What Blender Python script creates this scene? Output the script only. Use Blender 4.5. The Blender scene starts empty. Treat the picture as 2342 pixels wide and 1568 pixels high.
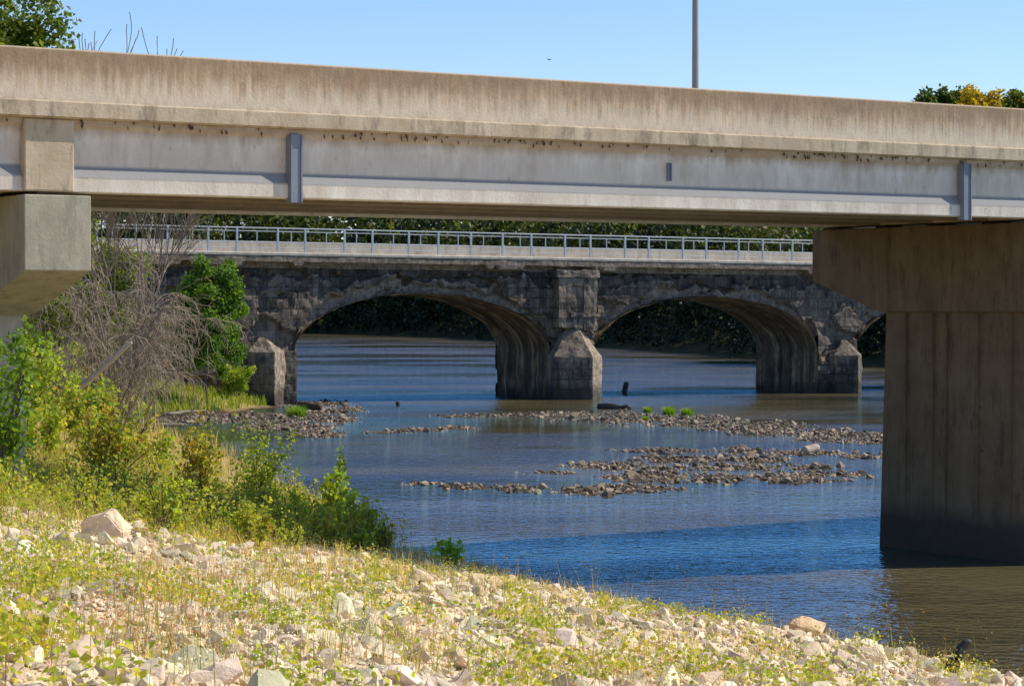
import bpy, bmesh, math
import numpy as np
from mathutils import Vector

R = np.random.default_rng(7)
scene = bpy.context.scene

# ------------------------------------------------------------------ helpers
def unit(v):
    v = np.asarray(v, float)
    return v / (np.linalg.norm(v, axis=-1, keepdims=True) + 1e-9)

def h3(i, j, k):
    s = np.sin(i * 127.1 + j * 311.7 + k * 74.7) * 43758.5453
    return s - np.floor(s)

def vn(x, y, z=0.0):
    x, y, z = np.broadcast_arrays(np.asarray(x, float), np.asarray(y, float), np.asarray(z, float))
    i, j, k = np.floor(x), np.floor(y), np.floor(z)
    f, g, h = x - i, y - j, z - k
    f = f * f * (3 - 2 * f); g = g * g * (3 - 2 * g); h = h * h * (3 - 2 * h)
    r = 0
    for a in (0, 1):
        for b in (0, 1):
            for c in (0, 1):
                r = r + h3(i + a, j + b, k + c) * (f if a else 1 - f) * (g if b else 1 - g) * (h if c else 1 - h)
    return r

def fbm(x, y, z=0.0, o=4):
    r = 0; a = .5; t = 0
    x = np.asarray(x, float); y = np.asarray(y, float); z = np.asarray(z, float)
    for _ in range(o):
        r = r + a * vn(x, y, z); t += a
        x = x * 2.03 + 17.1; y = y * 2.03 + 5.3; z = z * 2.03 + 9.7; a *= .5
    return r / t

def merge(parts):
    V = []; F = {}; C = []; n = 0
    for p in parts:
        v = np.asarray(p[0], float); fs = p[1]
        if not isinstance(fs, list): fs = [fs]
        V.append(v)
        for f in fs:
            f = np.asarray(f, int)
            if len(f): F.setdefault(f.shape[1], []).append(f + n)
        if len(p) > 2 and p[2] is not None: C.append(p[2])
        n += len(v)
    return np.concatenate(V), [np.concatenate(x) for x in F.values()], (np.concatenate(C) if C else None)

def mesh(name, V, F, mat, C=None, smooth=False, parent=None):
    if not isinstance(F, list): F = [F]
    F = [np.asarray(f, int) for f in F if len(f)]
    V = np.asarray(V, float)
    me = bpy.data.meshes.new(name)
    me.vertices.add(len(V)); me.vertices.foreach_set('co', V.astype(np.float32).ravel())
    loops = np.concatenate([f.ravel() for f in F])
    tot = np.concatenate([np.full(len(f), f.shape[1]) for f in F])
    start = np.concatenate([[0], np.cumsum(tot)[:-1]])
    me.loops.add(len(loops)); me.loops.foreach_set('vertex_index', loops.astype(np.int32))
    me.polygons.add(len(tot)); me.polygons.foreach_set('loop_start', start.astype(np.int32))
    me.polygons.foreach_set('use_smooth', np.full(len(tot), smooth))
    me.update(calc_edges=True); me.validate()
    if C is not None:
        ca = me.color_attributes.new('col', 'FLOAT_COLOR', 'POINT')
        c4 = np.ones((len(V), 4), np.float32); c4[:, :3] = C
        ca.data.foreach_set('color', c4.ravel())
    me.materials.append(mat)
    ob = bpy.data.objects.new(name, me)
    scene.collection.objects.link(ob)
    if parent: ob.parent = parent
    return ob

def empty(name, loc, rot=0, label=None, cat=None, group=None):
    e = bpy.data.objects.new(name, None)
    e.location = loc; e.rotation_euler = (0, 0, rot); e.empty_display_size = .3
    scene.collection.objects.link(e)
    tag(e, label, cat, group)
    return e

def tag(o, label=None, cat=None, group=None, kind=None):
    if label: o['label'] = label
    if cat: o['category'] = cat
    if group: o['group'] = group
    if kind: o['kind'] = kind
    return o

def box(x0, x1, y0, y1, z0, z1):
    V = np.array([[x, y, z] for z in (z0, z1) for x, y in ((x0, y0), (x1, y0), (x1, y1), (x0, y1))], float)
    F = np.array([[3, 2, 1, 0], [4, 5, 6, 7], [0, 1, 5, 4], [1, 2, 6, 5], [2, 3, 7, 6], [3, 0, 4, 7]])
    return V, F

def prism(profile, x0, x1, n=1):
    """profile = list of (y,z) extruded along x, capped"""
    P = np.array(profile, float); m = len(P)
    xs = np.linspace(x0, x1, n + 1)
    V = np.array([[x, p[0], p[1]] for x in xs for p in P])
    F = [[i * m + j, i * m + (j + 1) % m, (i + 1) * m + (j + 1) % m, (i + 1) * m + j] for i in range(n) for j in range(m)]
    caps = np.array([list(range(m))[::-1], [n * m + j for j in range(m)]])
    return V, [np.array(F), caps]

def recalc(ob, bevel=0):
    bm = bmesh.new(); bm.from_mesh(ob.data)
    bmesh.ops.recalc_face_normals(bm, faces=bm.faces)
    if bevel:
        es = [e for e in bm.edges if len(e.link_faces) == 2 and e.calc_face_angle(0) > .5]
        bmesh.ops.bevel(bm, geom=es, offset=bevel, segments=1, affect='EDGES')
    bm.to_mesh(ob.data); bm.free()
    return ob

def grid(nu, nv):
    i = np.arange(nu - 1)[:, None]; j = np.arange(nv - 1)[None, :]
    a = (i * nv + j).ravel()
    return np.stack([a, a + nv, a + nv + 1, a + 1], 1)

def tube(pts, rad, sides=5):
    pts = np.asarray(pts, float); n = len(pts)
    d = unit(np.gradient(pts, axis=0))
    ref = np.where(np.abs(d[:, 2:3]) > .9, np.array([[1., 0, 0]]), np.array([[0, 0, 1.]]))
    u = unit(np.cross(d, ref)); w = np.cross(d, u)
    a = np.arange(sides) / sides * 2 * np.pi
    V = pts[:, None] + np.asarray(rad)[:, None, None] * (np.cos(a)[None, :, None] * u[:, None] + np.sin(a)[None, :, None] * w[:, None])
    V = V.reshape(-1, 3)
    F = [[i * sides + j, i * sides + (j + 1) % sides, (i + 1) * sides + (j + 1) % sides, (i + 1) * sides + j] for i in range(n - 1) for j in range(sides)]
    return V, np.array(F)

RMIN = [0.0]
def grow(rng, p, d, L, r, lev, out, tips, spread=.8, up=.08, kids=4, wob=.15, ratio=(.5, .78)):
    n = 5; pts = [np.array(p, float)]; dd = unit(d); dirs = [dd]
    for i in range(n):
        dd = unit(dd + rng.normal(0, wob, 3) + np.array([0, 0, up]))
        pts.append(pts[-1] + dd * L / n); dirs.append(dd)
    rad = np.maximum(np.linspace(r, r * .45, n + 1), RMIN[0])
    out.append(tube(pts, rad, 6 if lev > 1 else 3))
    if lev <= 1: tips.extend(pts[2:])
    if lev == 0: return
    for k in range(kids):
        i = rng.integers(2, n + 1)
        nd = unit(dirs[i] + unit(rng.normal(0, 1, 3)) * spread)
        grow(rng, pts[i], nd, L * rng.uniform(*ratio), rad[i] * .65, lev - 1, out, tips, spread, up, kids, wob, ratio)

def leaves(rng, C, size, pal, upb=.5, wid=.38):
    """one folded rhombic leaf per centre"""
    n = len(C); C = np.asarray(C, float)
    d = unit(rng.normal(0, 1, (n, 3)) + [0, 0, -.2])
    nn = unit(rng.normal(0, 1, (n, 3)) + [0, 0, upb])
    w = unit(np.cross(d, nn)); nn = np.cross(w, d)
    s = (size * rng.uniform(.6, 1.3, n))[:, None]
    V = np.stack([C, C + d * s * .45 + w * s * wid + nn * s * .1, C + d * s, C + d * s * .45 - w * s * wid + nn * s * .1], 1).reshape(-1, 3)
    F = np.arange(4 * n).reshape(n, 4)
    pal = np.asarray(pal, float)
    q = fbm(C[:, 0] * 1.3, C[:, 1] * 1.3, C[:, 2] * 1.3, 2) * .7 + rng.random(n) * .45 - .1
    idx = np.clip(q * len(pal), 0, len(pal) - 1.001); i = idx.astype(int); t = (idx - i)[:, None]
    col = pal[i] * (1 - t) + pal[np.minimum(i + 1, len(pal) - 1)] * t
    col = col * rng.uniform(.7, 1.25, (n, 1))
    return V, F, np.repeat(col, 4, 0)

# ------------------------------------------------------------------ materials
def newmat(name):
    m = bpy.data.materials.new(name); m.use_nodes = True
    nt = m.node_tree; nt.nodes.clear()
    out = nt.nodes.new('ShaderNodeOutputMaterial')
    return m, nt, out

class N:
    def __init__(s, nt): s.nt = nt
    def __call__(s, typ, ins=None, **kw):
        n = s.nt.nodes.new('ShaderNode' + typ)
        for k, v in kw.items(): setattr(n, k, v)
        for k, v in (ins or {}).items():
            if isinstance(v, bpy.types.NodeSocket): s.nt.links.new(v, n.inputs[k])
            else: n.inputs[k].default_value = v
        return n
    def noise(s, vec, scale, detail=6, rough=.6, sc=(1, 1, 1)):
        mp = s('Mapping', {'Vector': vec, 'Scale': sc})
        return s('TexNoise', {'Vector': mp.outputs[0], 'Scale': scale, 'Detail': detail, 'Roughness': rough}).outputs['Fac']
    def ramp(s, fac, stops):
        r = s('ValToRGB', {'Fac': fac}); e = r.color_ramp.elements
        while len(e) < len(stops): e.new(.5)
        for el, (p, c) in zip(e, stops):
            el.position = p; el.color = (*c, 1) if len(c) == 3 else c
        return r.outputs['Color']
    def mix(s, f, a, b, mode='MIX'):
        m = s('Mix', data_type='RGBA', blend_type=mode)
        for k, v in ((0, f), (6, a), (7, b)):
            if isinstance(v, bpy.types.NodeSocket): s.nt.links.new(v, m.inputs[k])
            else: m.inputs[k].default_value = v if k == 0 else (*v, 1)
        return m.outputs[2]
    def math(s, op, a, b=0.0, c=0.0):
        m = s('Math', {0: a, 1: b, 2: c}, operation=op); return m.outputs[0]

def g(v): return (v, v, v)

def concrete(name, a, b, streak=.5, dirt=(.05, .045, .04), dirtamt=.5, bump=.4, rough=.85, bscale=14, extra=None, sgain=1.6, sf=7):
    m, nt, out = newmat(name); n = N(nt)
    co = n('TexCoord').outputs['Object']
    base = n.mix(n.ramp(n.noise(co, 1.3, 8), [(.35, g(0)), (.65, g(1))]), a, b)
    st = n.ramp(n.noise(co, 1, 6, .65, (sf, sf, .5)), [(.42, g(0)), (.62, g(1))])
    st2 = n.ramp(n.noise(co, 1, 5, .6, (1.1, 1.1, .35)), [(.4, g(0)), (.65, g(1))])
    c = n.mix(n.math('MULTIPLY', n.math('MULTIPLY', st, st2), streak), base, tuple(min(1, x * sgain) for x in b))
    dk = n.ramp(n.noise(co, 1, 7, .7, (2.2, 2.2, .7)), [(.5, g(0)), (.72, g(1))])
    c = n.mix(n.math('MULTIPLY', dk, dirtamt), c, dirt)
    fine = n.noise(co, 60, 3)
    c = n.mix(.35, c, n.ramp(fine, [(.3, g(.35)), (.7, g(1))]), 'MULTIPLY')
    if extra: c = extra(n, co, c)
    bp = n('Bump', {'Strength': bump, 'Distance': .03, 'Height': n.noise(co, bscale, 8, .65)})
    p = n('BsdfPrincipled', {'Base Color': c, 'Roughness': rough, 'Normal': bp.outputs[0]})
    nt.links.new(p.outputs[0], out.inputs[0])
    return m

def zband(n, co, c, z0, z1, col, amt, soft=.05, wob=.0, wsc=(1.2, 1.2, 1.2)):
    sep = n('SeparateXYZ', {0: co})
    z = sep.outputs[2]
    if wob: z = n.math('ADD', z, n.math('MULTIPLY', n.math('SUBTRACT', n.noise(co, 1, 5, .65, wsc), .5), wob))
    u = n('MapRange', {0: z, 1: z0 - soft, 2: z0 + soft}).outputs[0]
    v = n('MapRange', {0: z, 1: z1 - soft, 2: z1 + soft, 3: 1.0, 4: 0.0}).outputs[0]
    return n.mix(n.math('MULTIPLY', n.math('MULTIPLY', u, v), amt), c, col)

def attrmat(name, rough=.8, bump=.5, bscale=20, var=.4, spec=.3, hi=1.3, lo=.25):
    m, nt, out = newmat(name); n = N(nt)
    co = n('TexCoord').outputs['Object']
    at = n('Attribute', attribute_name='col').outputs['Color']
    nz = n.noise(co, bscale, 7, .65)
    c = n.mix(var, at, n.ramp(nz, [(.3, g(lo)), (.7, g(hi))]), 'MULTIPLY')
    bp = n('Bump', {'Strength': bump, 'Distance': .04, 'Height': nz})
    p = n('BsdfPrincipled', {'Base Color': c, 'Roughness': rough, 'Specular IOR Level': spec, 'Normal': bp.outputs[0]})
    nt.links.new(p.outputs[0], out.inputs[0])
    return m

def leafmat(name, trans=.35):
    m, nt, out = newmat(name); n = N(nt)
    at = n('Attribute', attribute_name='col').outputs['Color']
    p = n('BsdfPrincipled', {'Base Color': at, 'Roughness': .5, 'Specular IOR Level': .3})
    tc = n.mix(1.0, at, (1.7, 1.6, .6), 'MULTIPLY')
    t = n('BsdfTranslucent', {'Color': tc})
    mx = n('MixShader', {0: trans, 1: p.outputs[0], 2: t.outputs[0]})
    nt.links.new(mx.outputs[0], out.inputs[0])
    return m

M_leaf = leafmat('leaf', .5)
M_far = leafmat('distant_leaf', .25)
M_bark = concrete('bark', (.10, .075, .055), (.17, .13, .10), .2, bump=.8)
M_dead = concrete('dead_wood', (.22, .165, .115), (.34, .265, .19), .2, dirtamt=.3)
M_rock = attrmat('limestone', .85, .5, 18, .3, hi=1.15, lo=.45)
M_gravel = attrmat('river_stone', .7, .5, 15, .4)
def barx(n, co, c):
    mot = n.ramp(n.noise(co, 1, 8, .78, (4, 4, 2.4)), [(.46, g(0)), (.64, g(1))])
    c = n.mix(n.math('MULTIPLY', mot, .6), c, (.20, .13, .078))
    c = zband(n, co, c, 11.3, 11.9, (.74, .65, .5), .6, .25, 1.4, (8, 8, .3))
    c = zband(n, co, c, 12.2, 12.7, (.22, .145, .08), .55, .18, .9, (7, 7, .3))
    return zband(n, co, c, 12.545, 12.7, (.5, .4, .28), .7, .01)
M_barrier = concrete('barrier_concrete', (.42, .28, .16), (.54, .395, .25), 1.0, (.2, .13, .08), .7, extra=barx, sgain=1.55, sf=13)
M_slab = concrete('slab_concrete', (.44, .34, .21), (.58, .47, .33), .4, (.06, .045, .03), .85)
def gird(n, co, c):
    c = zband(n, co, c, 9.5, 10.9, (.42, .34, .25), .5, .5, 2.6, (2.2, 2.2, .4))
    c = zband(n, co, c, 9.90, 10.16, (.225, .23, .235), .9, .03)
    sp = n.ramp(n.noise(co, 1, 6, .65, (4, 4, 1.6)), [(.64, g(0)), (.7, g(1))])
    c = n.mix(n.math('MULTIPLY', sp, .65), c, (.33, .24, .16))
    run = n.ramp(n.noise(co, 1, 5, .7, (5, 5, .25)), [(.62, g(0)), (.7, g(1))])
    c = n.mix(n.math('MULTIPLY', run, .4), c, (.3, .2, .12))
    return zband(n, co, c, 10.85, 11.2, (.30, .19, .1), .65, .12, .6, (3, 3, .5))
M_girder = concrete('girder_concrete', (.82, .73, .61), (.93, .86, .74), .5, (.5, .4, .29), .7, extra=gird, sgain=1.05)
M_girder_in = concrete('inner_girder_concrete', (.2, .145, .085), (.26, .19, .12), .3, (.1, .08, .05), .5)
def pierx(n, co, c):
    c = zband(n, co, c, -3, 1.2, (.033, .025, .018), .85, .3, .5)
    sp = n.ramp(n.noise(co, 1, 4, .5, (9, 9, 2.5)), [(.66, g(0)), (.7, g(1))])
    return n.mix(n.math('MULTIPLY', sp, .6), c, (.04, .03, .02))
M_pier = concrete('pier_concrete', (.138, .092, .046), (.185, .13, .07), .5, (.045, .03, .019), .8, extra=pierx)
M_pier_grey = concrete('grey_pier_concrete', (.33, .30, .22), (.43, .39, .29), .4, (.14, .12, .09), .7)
M_steel = concrete('weathered_steel', (.17, .20, .24), (.22, .25, .29), .2, (.08, .07, .07), .4, bump=.1, rough=.6)
M_rail = concrete('painted_steel', (.40, .45, .48), (.47, .52, .55), .1, bump=.05, rough=.5, dirtamt=.1)
M_pole = concrete('pole_metal', (.27, .26, .25), (.33, .31, .3), .2, bump=.05, rough=.55, dirtamt=.1)
M_mud = concrete('dried_mud', (.09, .05, .03), (.14, .08, .05), .1)
M_old_l = concrete('old_pale_concrete', (.52, .44, .34), (.66, .58, .47), .4, (.17, .13, .10), .65)

def oldmat(name, sof=False):
    m, nt, out = newmat(name); n = N(nt)
    co = n('TexCoord').outputs['Object']
    at = n('Attribute', attribute_name='col').outputs['Color']
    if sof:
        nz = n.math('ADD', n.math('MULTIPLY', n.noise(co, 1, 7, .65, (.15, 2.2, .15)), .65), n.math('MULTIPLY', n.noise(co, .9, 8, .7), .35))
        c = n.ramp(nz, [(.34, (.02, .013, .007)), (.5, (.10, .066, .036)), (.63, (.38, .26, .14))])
    else:
        sep = n('SeparateXYZ', {0: co})
        wx = n.math('MULTIPLY', n.math('SUBTRACT', n.noise(co, .8, 4), .5), .4)
        cv = n('CombineXYZ', {0: n.math('ADD', sep.outputs[0], wx), 1: n.math('ADD', sep.outputs[2], n.math('MULTIPLY', wx, .3)), 2: 0.0})
        br = n('TexBrick', {'Vector': cv.outputs[0], 'Color1': g(1) + (1,), 'Color2': (.52, .5, .48, 1), 'Mortar': (.08, .075, .07, 1),
                            'Scale': 1.0, 'Mortar Size': .04, 'Brick Width': 1.9, 'Row Height': .76})
        c = n.ramp(n.noise(co, .6, 10, .72), [(.3, (.05, .037, .028)), (.46, (.13, .10, .077)), (.6, (.25, .2, .155)), (.74, (.48, .4, .32))])
        bm_ = n.ramp(n.noise(co, .5, 4), [(.38, g(.45)), (.56, g(1))])
        c = n.mix(bm_, c, n.mix(1.0, c, br.outputs['Color'], 'MULTIPLY'))
        st = n.ramp(n.noise(co, 1, 6, .7, (2.2, 2.2, .22)), [(.46, g(0)), (.6, g(1))])
        c = n.mix(n.math('MULTIPLY', st, .75), c, (.02, .016, .013))
        wh = n.ramp(n.noise(co, 1, 5, .7, (2.5, 2.5, .8)), [(.61, g(0)), (.69, g(1))])
        c = n.mix(n.math('MULTIPLY', wh, .45), c, (.52, .48, .41))
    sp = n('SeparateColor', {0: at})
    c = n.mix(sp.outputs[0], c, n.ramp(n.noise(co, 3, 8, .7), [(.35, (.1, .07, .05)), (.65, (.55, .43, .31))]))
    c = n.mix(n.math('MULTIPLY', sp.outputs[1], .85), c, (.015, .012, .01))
    bp = n('Bump', {'Strength': .9, 'Distance': .16, 'Height': n.noise(co, 3.5, 9, .7)})
    p = n('BsdfPrincipled', {'Base Color': c, 'Roughness': .9, 'Normal': bp.outputs[0]})
    nt.links.new(p.outputs[0], out.inputs[0])
    return m
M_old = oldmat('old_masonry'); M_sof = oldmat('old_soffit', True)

# ------------------------------------------------------------------ terrain
near_shore = np.array([(200, -140), (60, -10), (30, 12), (16, 34), (9.8, 46.1), (6.8, 51.5), (2.6, 57.4), (-.85, 65.8), (-3.9, 71.7), (-4.8, 78),
    (-7.5, 90), (-11, 105), (-14, 118), (-19, 130), (-24, 139), (-22, 148), (-18, 158), (-16.2, 168), (-17.2, 178), (-24, 192), (-45, 225),
    (-90, 262), (-300, 330), (-4000, 700)], float)
far_shore = np.array([(-4000, 1500), (-600, 760), (-200, 640), (-47, 573), (-8, 500), (14, 400), (33, 321), (42, 277), (60, 247), (80, 232),
    (110, 200), (140, 120), (190, 0), (400, -300)], float)

def sdist(poly, extra, x, y):
    x = x.ravel(); y = y.ravel(); d = np.full(x.shape, 1e9)
    for a, b in zip(poly[:-1], poly[1:]):
        ab = b - a; t = np.clip(((x - a[0]) * ab[0] + (y - a[1]) * ab[1]) / (ab @ ab), 0, 1)
        d = np.minimum(d, np.hypot(x - a[0] - t * ab[0], y - a[1] - t * ab[1]))
    P = np.vstack([poly, extra]); ins = np.zeros(x.shape, bool)
    for a, b in zip(P, np.roll(P, -1, 0)):
        c = (a[1] > y) != (b[1] > y)
        xx = a[0] + (y - a[1]) / (b[1] - a[1] + 1e-12) * (b[0] - a[0])
        ins ^= c & (x < xx)
    return np.where(ins, d, -d)

# gravel bars: (x, y, radius across, radius in depth)
bars = [(-3.4, 154, 2.0, 1.6), (.25, 154.5, 2.4, 2.4), (3.8, 154, 3.0, 7), (7.7, 151.5, 3.5, 9), (11.4, 146, 3.5, 9), (14.6, 138.5, 3.4, 9), (17.4, 131.6, 3.2, 8),
        (19.8, 128, 2.8, 7), (22.5, 125.5, 3, 5), (-7.4, 134.7, 1.5, 1.3), (-5.5, 137, 1.6, 1.4), (-3.3, 139.4, 1.6, 1.6),
        (1.6, 103, 1.3, 1.2), (4.5, 107, 2.2, 3), (7.7, 111, 2.4, 3.2), (10.9, 112, 2.4, 3.2), (7.5, 118, 2.4, 2.6), (11.4, 118, 2.4, 2.6), (14.4, 116.4, 2.2, 2.4), (16.6, 113, 1.6, 1.4),
        (-3.7, 96.7, .8, .9), (-1.6, 94.5, 1.3, 1.8), (.5, 93.6, 1.6, 2.0), (3, 92.6, 2.0, 2.4), (5.2, 93.8, 1.6, 2.6), (6, 100, 2.2, 3.8), (8.6, 99.5, 2.4, 4.0), (11.3, 99.8, 2.2, 3.8), (13.6, 101.8, 1.6, 2.4),
        (10, 106, 2.4, 2.6), (7, 106, 2, 2.6), (12.8, 106, 1.6, 2),
        (-22.9, 151.5, 2.4, 6), (-20.2, 152, 2.4, 7), (-17, 152, 2.4, 7), (-13.8, 151.5, 2.2, 7), (-11.3, 149, 2.0, 6), (-11.6, 138, 1.9, 6), (-10.6, 132.5, 1.7, 4), (-14.1, 142, 2.4, 6),
        (-17.8, 147, 2.6, 3), (-12, 162, 2.4, 6), (-14, 172, 2.6, 7)]
def barfield(x, y):
    f = np.full(np.shape(x), -1.0)
    for bx, by, rx, ry in bars:
        f = np.maximum(f, 1 - ((x - bx) / rx) ** 2 - ((y - by) / ry) ** 2)
    return f + (fbm(x * .8, y * .45, 3.3, 5) - .53) * 2.5

def height(x, y, full=False):
    sh = np.shape(x); x = np.ravel(x).astype(float); y = np.ravel(y).astype(float)
    s = sdist(near_shore, np.array([(-4000, -3000), (200, -3000)]), x, y)
    s = s + (fbm(x * .35, y * .35, 1, 3) - .5) * 1.6
    z1 = np.where(s > 0, np.minimum(.187 * s, 5.7 + .004 * s), .16 * s)
    z1 = z1 + np.where(s > 0, np.clip(s * .3, 0, 1), .1) * ((fbm(x * .5, y * .5, 5, 4) - .5) * .6)
    f = sdist(far_shore, np.array([(4000, -300), (4000, 4000), (-4000, 4000)]), x, y)
    z2 = np.where(f > 0, np.minimum(.3 * f, 2.0 + .16 * f), .16 * f)
    z2 = np.where(f > 0, np.minimum(z2, 20), z2)
    z = np.maximum(np.maximum(z1, z2), -1.6)
    b = barfield(x, y)
    z = np.where((s < 3) & (f < 0), np.maximum(z, np.clip(b, -1.5, 1) * .07 - .035), z)
    if full: return z.reshape(sh), s.reshape(sh), f.reshape(sh), b.reshape(sh)
    return z.reshape(sh)
def hz(x, y): return float(height(np.array([x]), np.array([y]))[0])

def rocky(x, y): return (x + 8.7) * .98 - (y - 40.7) * .198

xs = np.concatenate([np.linspace(-4000, -400, 12)[:-1], np.linspace(-400, -60, 30)[:-1], np.linspace(-60, -30, 40)[:-1], np.arange(-30, 28, .3), np.linspace(28, 80, 40)[1:], np.linspace(80, 400, 30)[1:], np.linspace(400, 4000, 12)[1:]])
ys = np.concatenate([np.linspace(-2000, -60, 8)[:-1], np.linspace(-60, 12, 24)[:-1], np.arange(12, 80, .3), np.arange(80, 185, .6), np.linspace(185, 700, 110), np.linspace(700, 4000, 25)[1:]])
X, Y = np.meshgrid(xs, ys, indexing='ij')
Z, S, FF, BB = height(X, Y, True)
rk = np.clip(rocky(X, Y) * .35 + .5 + (fbm(X * .6, Y * .6, 8, 3) - .5) * 2, 0, 1)[..., None]
stone = np.array([.72, .55, .35]); soil = np.array([.42, .31, .14]); mud = np.array([.05, .036, .024])
nn_ = fbm(X * 1.7, Y * 1.7, 2, 4)[..., None]
col = (stone * (.6 + .75 * nn_)) * rk + soil * (.6 + .8 * nn_) * (1 - rk)
wet = np.clip((Z - .02) / .22, 0, 1)[..., None]
col = mud * (1 - wet) + col * wet
far_c = np.array([.045, .05, .02]); fm = np.clip((Y - 185) / 15, 0, 1)[..., None]
col = col * (1 - fm) + far_c * (.6 + .8 * nn_) * fm
gb = ((S < 3) & (BB > -.3) & (FF < 0) & (Z < .4))[..., None]
col = np.where(gb, np.array([.075, .054, .035]), col)
M_ground = attrmat('bank_ground', .95, 1.0, 9, .45, .1, lo=.5)
gr = mesh('ground', np.stack([X, Y, Z], -1).reshape(-1, 3), grid(len(xs), len(ys)), M_ground, col.reshape(-1, 3), True)
tag(gr, 'rocky river bank and river bed', 'ground', kind='structure')

# water
m, nt, out = newmat('river_water'); n = N(nt)
co = n('TexCoord').outputs['Object']
w1 = n.noise(co, 1, 2, .5, (2.6, 3.0, 1)); w2 = n.noise(co, 1, 3, .6, (.6, .9, 1)); w3 = n.noise(co, 1, 2, .5, (7, 8, 1))
hgt = n.math('ADD', n.math('ADD', n.math('MULTIPLY', w1, .11), n.math('MULTIPLY', w2, .10)), n.math('MULTIPLY', w3, .03))
calm = n.ramp(n.noise(co, 1, 3, .5, (.03, .06, 1)), [(.42, g(.25)), (.56, g(1))])
bp = n('Bump', {'Strength': calm, 'Distance': 1.0, 'Height': hgt})
cc = n.mix(n.ramp(n.noise(co, 1, 5, .6, (.05, .09, 1)), [(.4, g(0)), (.6, g(1))]), (.08, .064, .03), (.165, .128, .058))
df = n('BsdfDiffuse', {'Color': cc})
gl = n('BsdfGlossy', {'Color': (.46, .84, 1.0, 1), 'Roughness': .055, 'Normal': bp.outputs[0]})  # blue of the reflected sky is painted into the gloss colour
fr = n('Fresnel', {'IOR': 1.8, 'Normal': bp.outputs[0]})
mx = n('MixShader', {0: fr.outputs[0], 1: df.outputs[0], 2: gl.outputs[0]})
nt.links.new(mx.outputs[0], out.inputs[0])
wv = np.array([(-4000, -2000, 0), (4000, -2000, 0), (4000, 4000, 0), (-4000, 4000, 0)], float)
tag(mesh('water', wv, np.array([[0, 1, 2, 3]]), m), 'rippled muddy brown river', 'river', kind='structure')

# ------------------------------------------------------------------ new girder bridge
TH = math.radians(33.66)
nb = empty('girder_bridge', (14.8, 66.13, 0), TH, 'long tan concrete girder road bridge on hammerhead piers over river', 'bridge')
A0, A1 = -80, 60
def part(name, V, F, mat, parent, bev=0, C=None, smooth=False):
    o = mesh(name, V, F, mat, C, smooth, parent); recalc(o, bev); return o
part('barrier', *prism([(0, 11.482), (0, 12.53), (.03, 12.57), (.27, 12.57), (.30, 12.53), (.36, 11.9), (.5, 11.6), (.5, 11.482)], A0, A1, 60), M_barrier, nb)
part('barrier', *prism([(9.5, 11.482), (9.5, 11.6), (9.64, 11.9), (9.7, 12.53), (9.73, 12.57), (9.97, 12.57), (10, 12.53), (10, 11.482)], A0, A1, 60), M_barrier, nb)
part('deck_slab', *prism([(-.09, 11.15), (-.09, 11.45), (-.06, 11.48), (10.06, 11.48), (10.09, 11.45), (10.09, 11.15), (9.95, 11.12), (.05, 11.12)], A0, A1, 60), M_slab, nb)
gp = [(.30, 11.117), (.30, 11.02), (.17, 10.92), (.17, 10.13), (.30, 9.92), (.30, 9.62), (.28, 9.60)]
gprof = gp + [(-y, z) for y, z in gp[::-1]]
for i, c in enumerate((.5, 2.75, 5, 7.25, 9.5)):
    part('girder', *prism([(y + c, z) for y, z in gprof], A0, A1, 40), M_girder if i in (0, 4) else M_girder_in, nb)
for a, z0, z1 in ((-23.46, 9.5, 11.0), (-3.06, 9.5, 11.0), (-12.93, 10.28, 10.72), (-43, 9.5, 11.0), (17, 9.5, 11)):
    w = .14 if z1 - z0 > 1 else .06
    dy = .05 if w > .1 else .27
    V, F, _ = merge([box(a - w, a + w, dy + .03, dy + .06, z0, z1), box(a - w - .003, a - w + .03, dy, dy + .24, z0 - .002, z1 - .002), box(a + w - .03, a + w + .003, dy, dy + .24, z0 - .002, z1 - .002)])
    part('bracket', V, F, M_steel, nb)
for a0, n0, n1 in ((-29.88, 3.0, 6.95), (0.0, .6, 6.95), (-59.8, 3.0, 6.95), (29.9, .6, 6.95)):
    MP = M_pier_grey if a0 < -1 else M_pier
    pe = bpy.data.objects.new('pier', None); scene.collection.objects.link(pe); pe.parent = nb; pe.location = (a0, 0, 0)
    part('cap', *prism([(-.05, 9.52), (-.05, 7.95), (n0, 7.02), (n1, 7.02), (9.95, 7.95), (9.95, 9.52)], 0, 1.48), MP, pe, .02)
    b = .13
    V = np.array([(.22 - b, n0 + .1 - b, -2), (1.26 + b, n0 + .1 - b, -2), (1.26 + b, n1 + .15, -2), (.22 - b, n1 + .15, -2),
                  (.22, n0 + .1, 7.05), (1.26, n0 + .1, 7.05), (1.26, n1 - .1, 7.05), (.22, n1 - .1, 7.05)], float)
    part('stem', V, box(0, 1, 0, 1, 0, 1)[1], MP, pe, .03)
    if n0 < 2:
        rs = []
        for yy in (1.6, 2.9, 4.2, 4.75, 5.9): rs.append(box(.12, .205, yy, yy + .02, 1.2, 6.98))
        V, F, _ = merge(rs); part('form_line', V, F, MP, pe)['kind'] = 'stuff'
    for c in (.5, 2.75, 5, 7.25, 9.5):
        part('bearing', *box(.4, 1.05, c - .25, c + .25, 9.515, 9.6), M_mud, pe)
    part('diaphragm', *box(.06, 1.17, .1, 9.9, 9.605, 11.115), M_slab, pe, .03)
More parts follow.
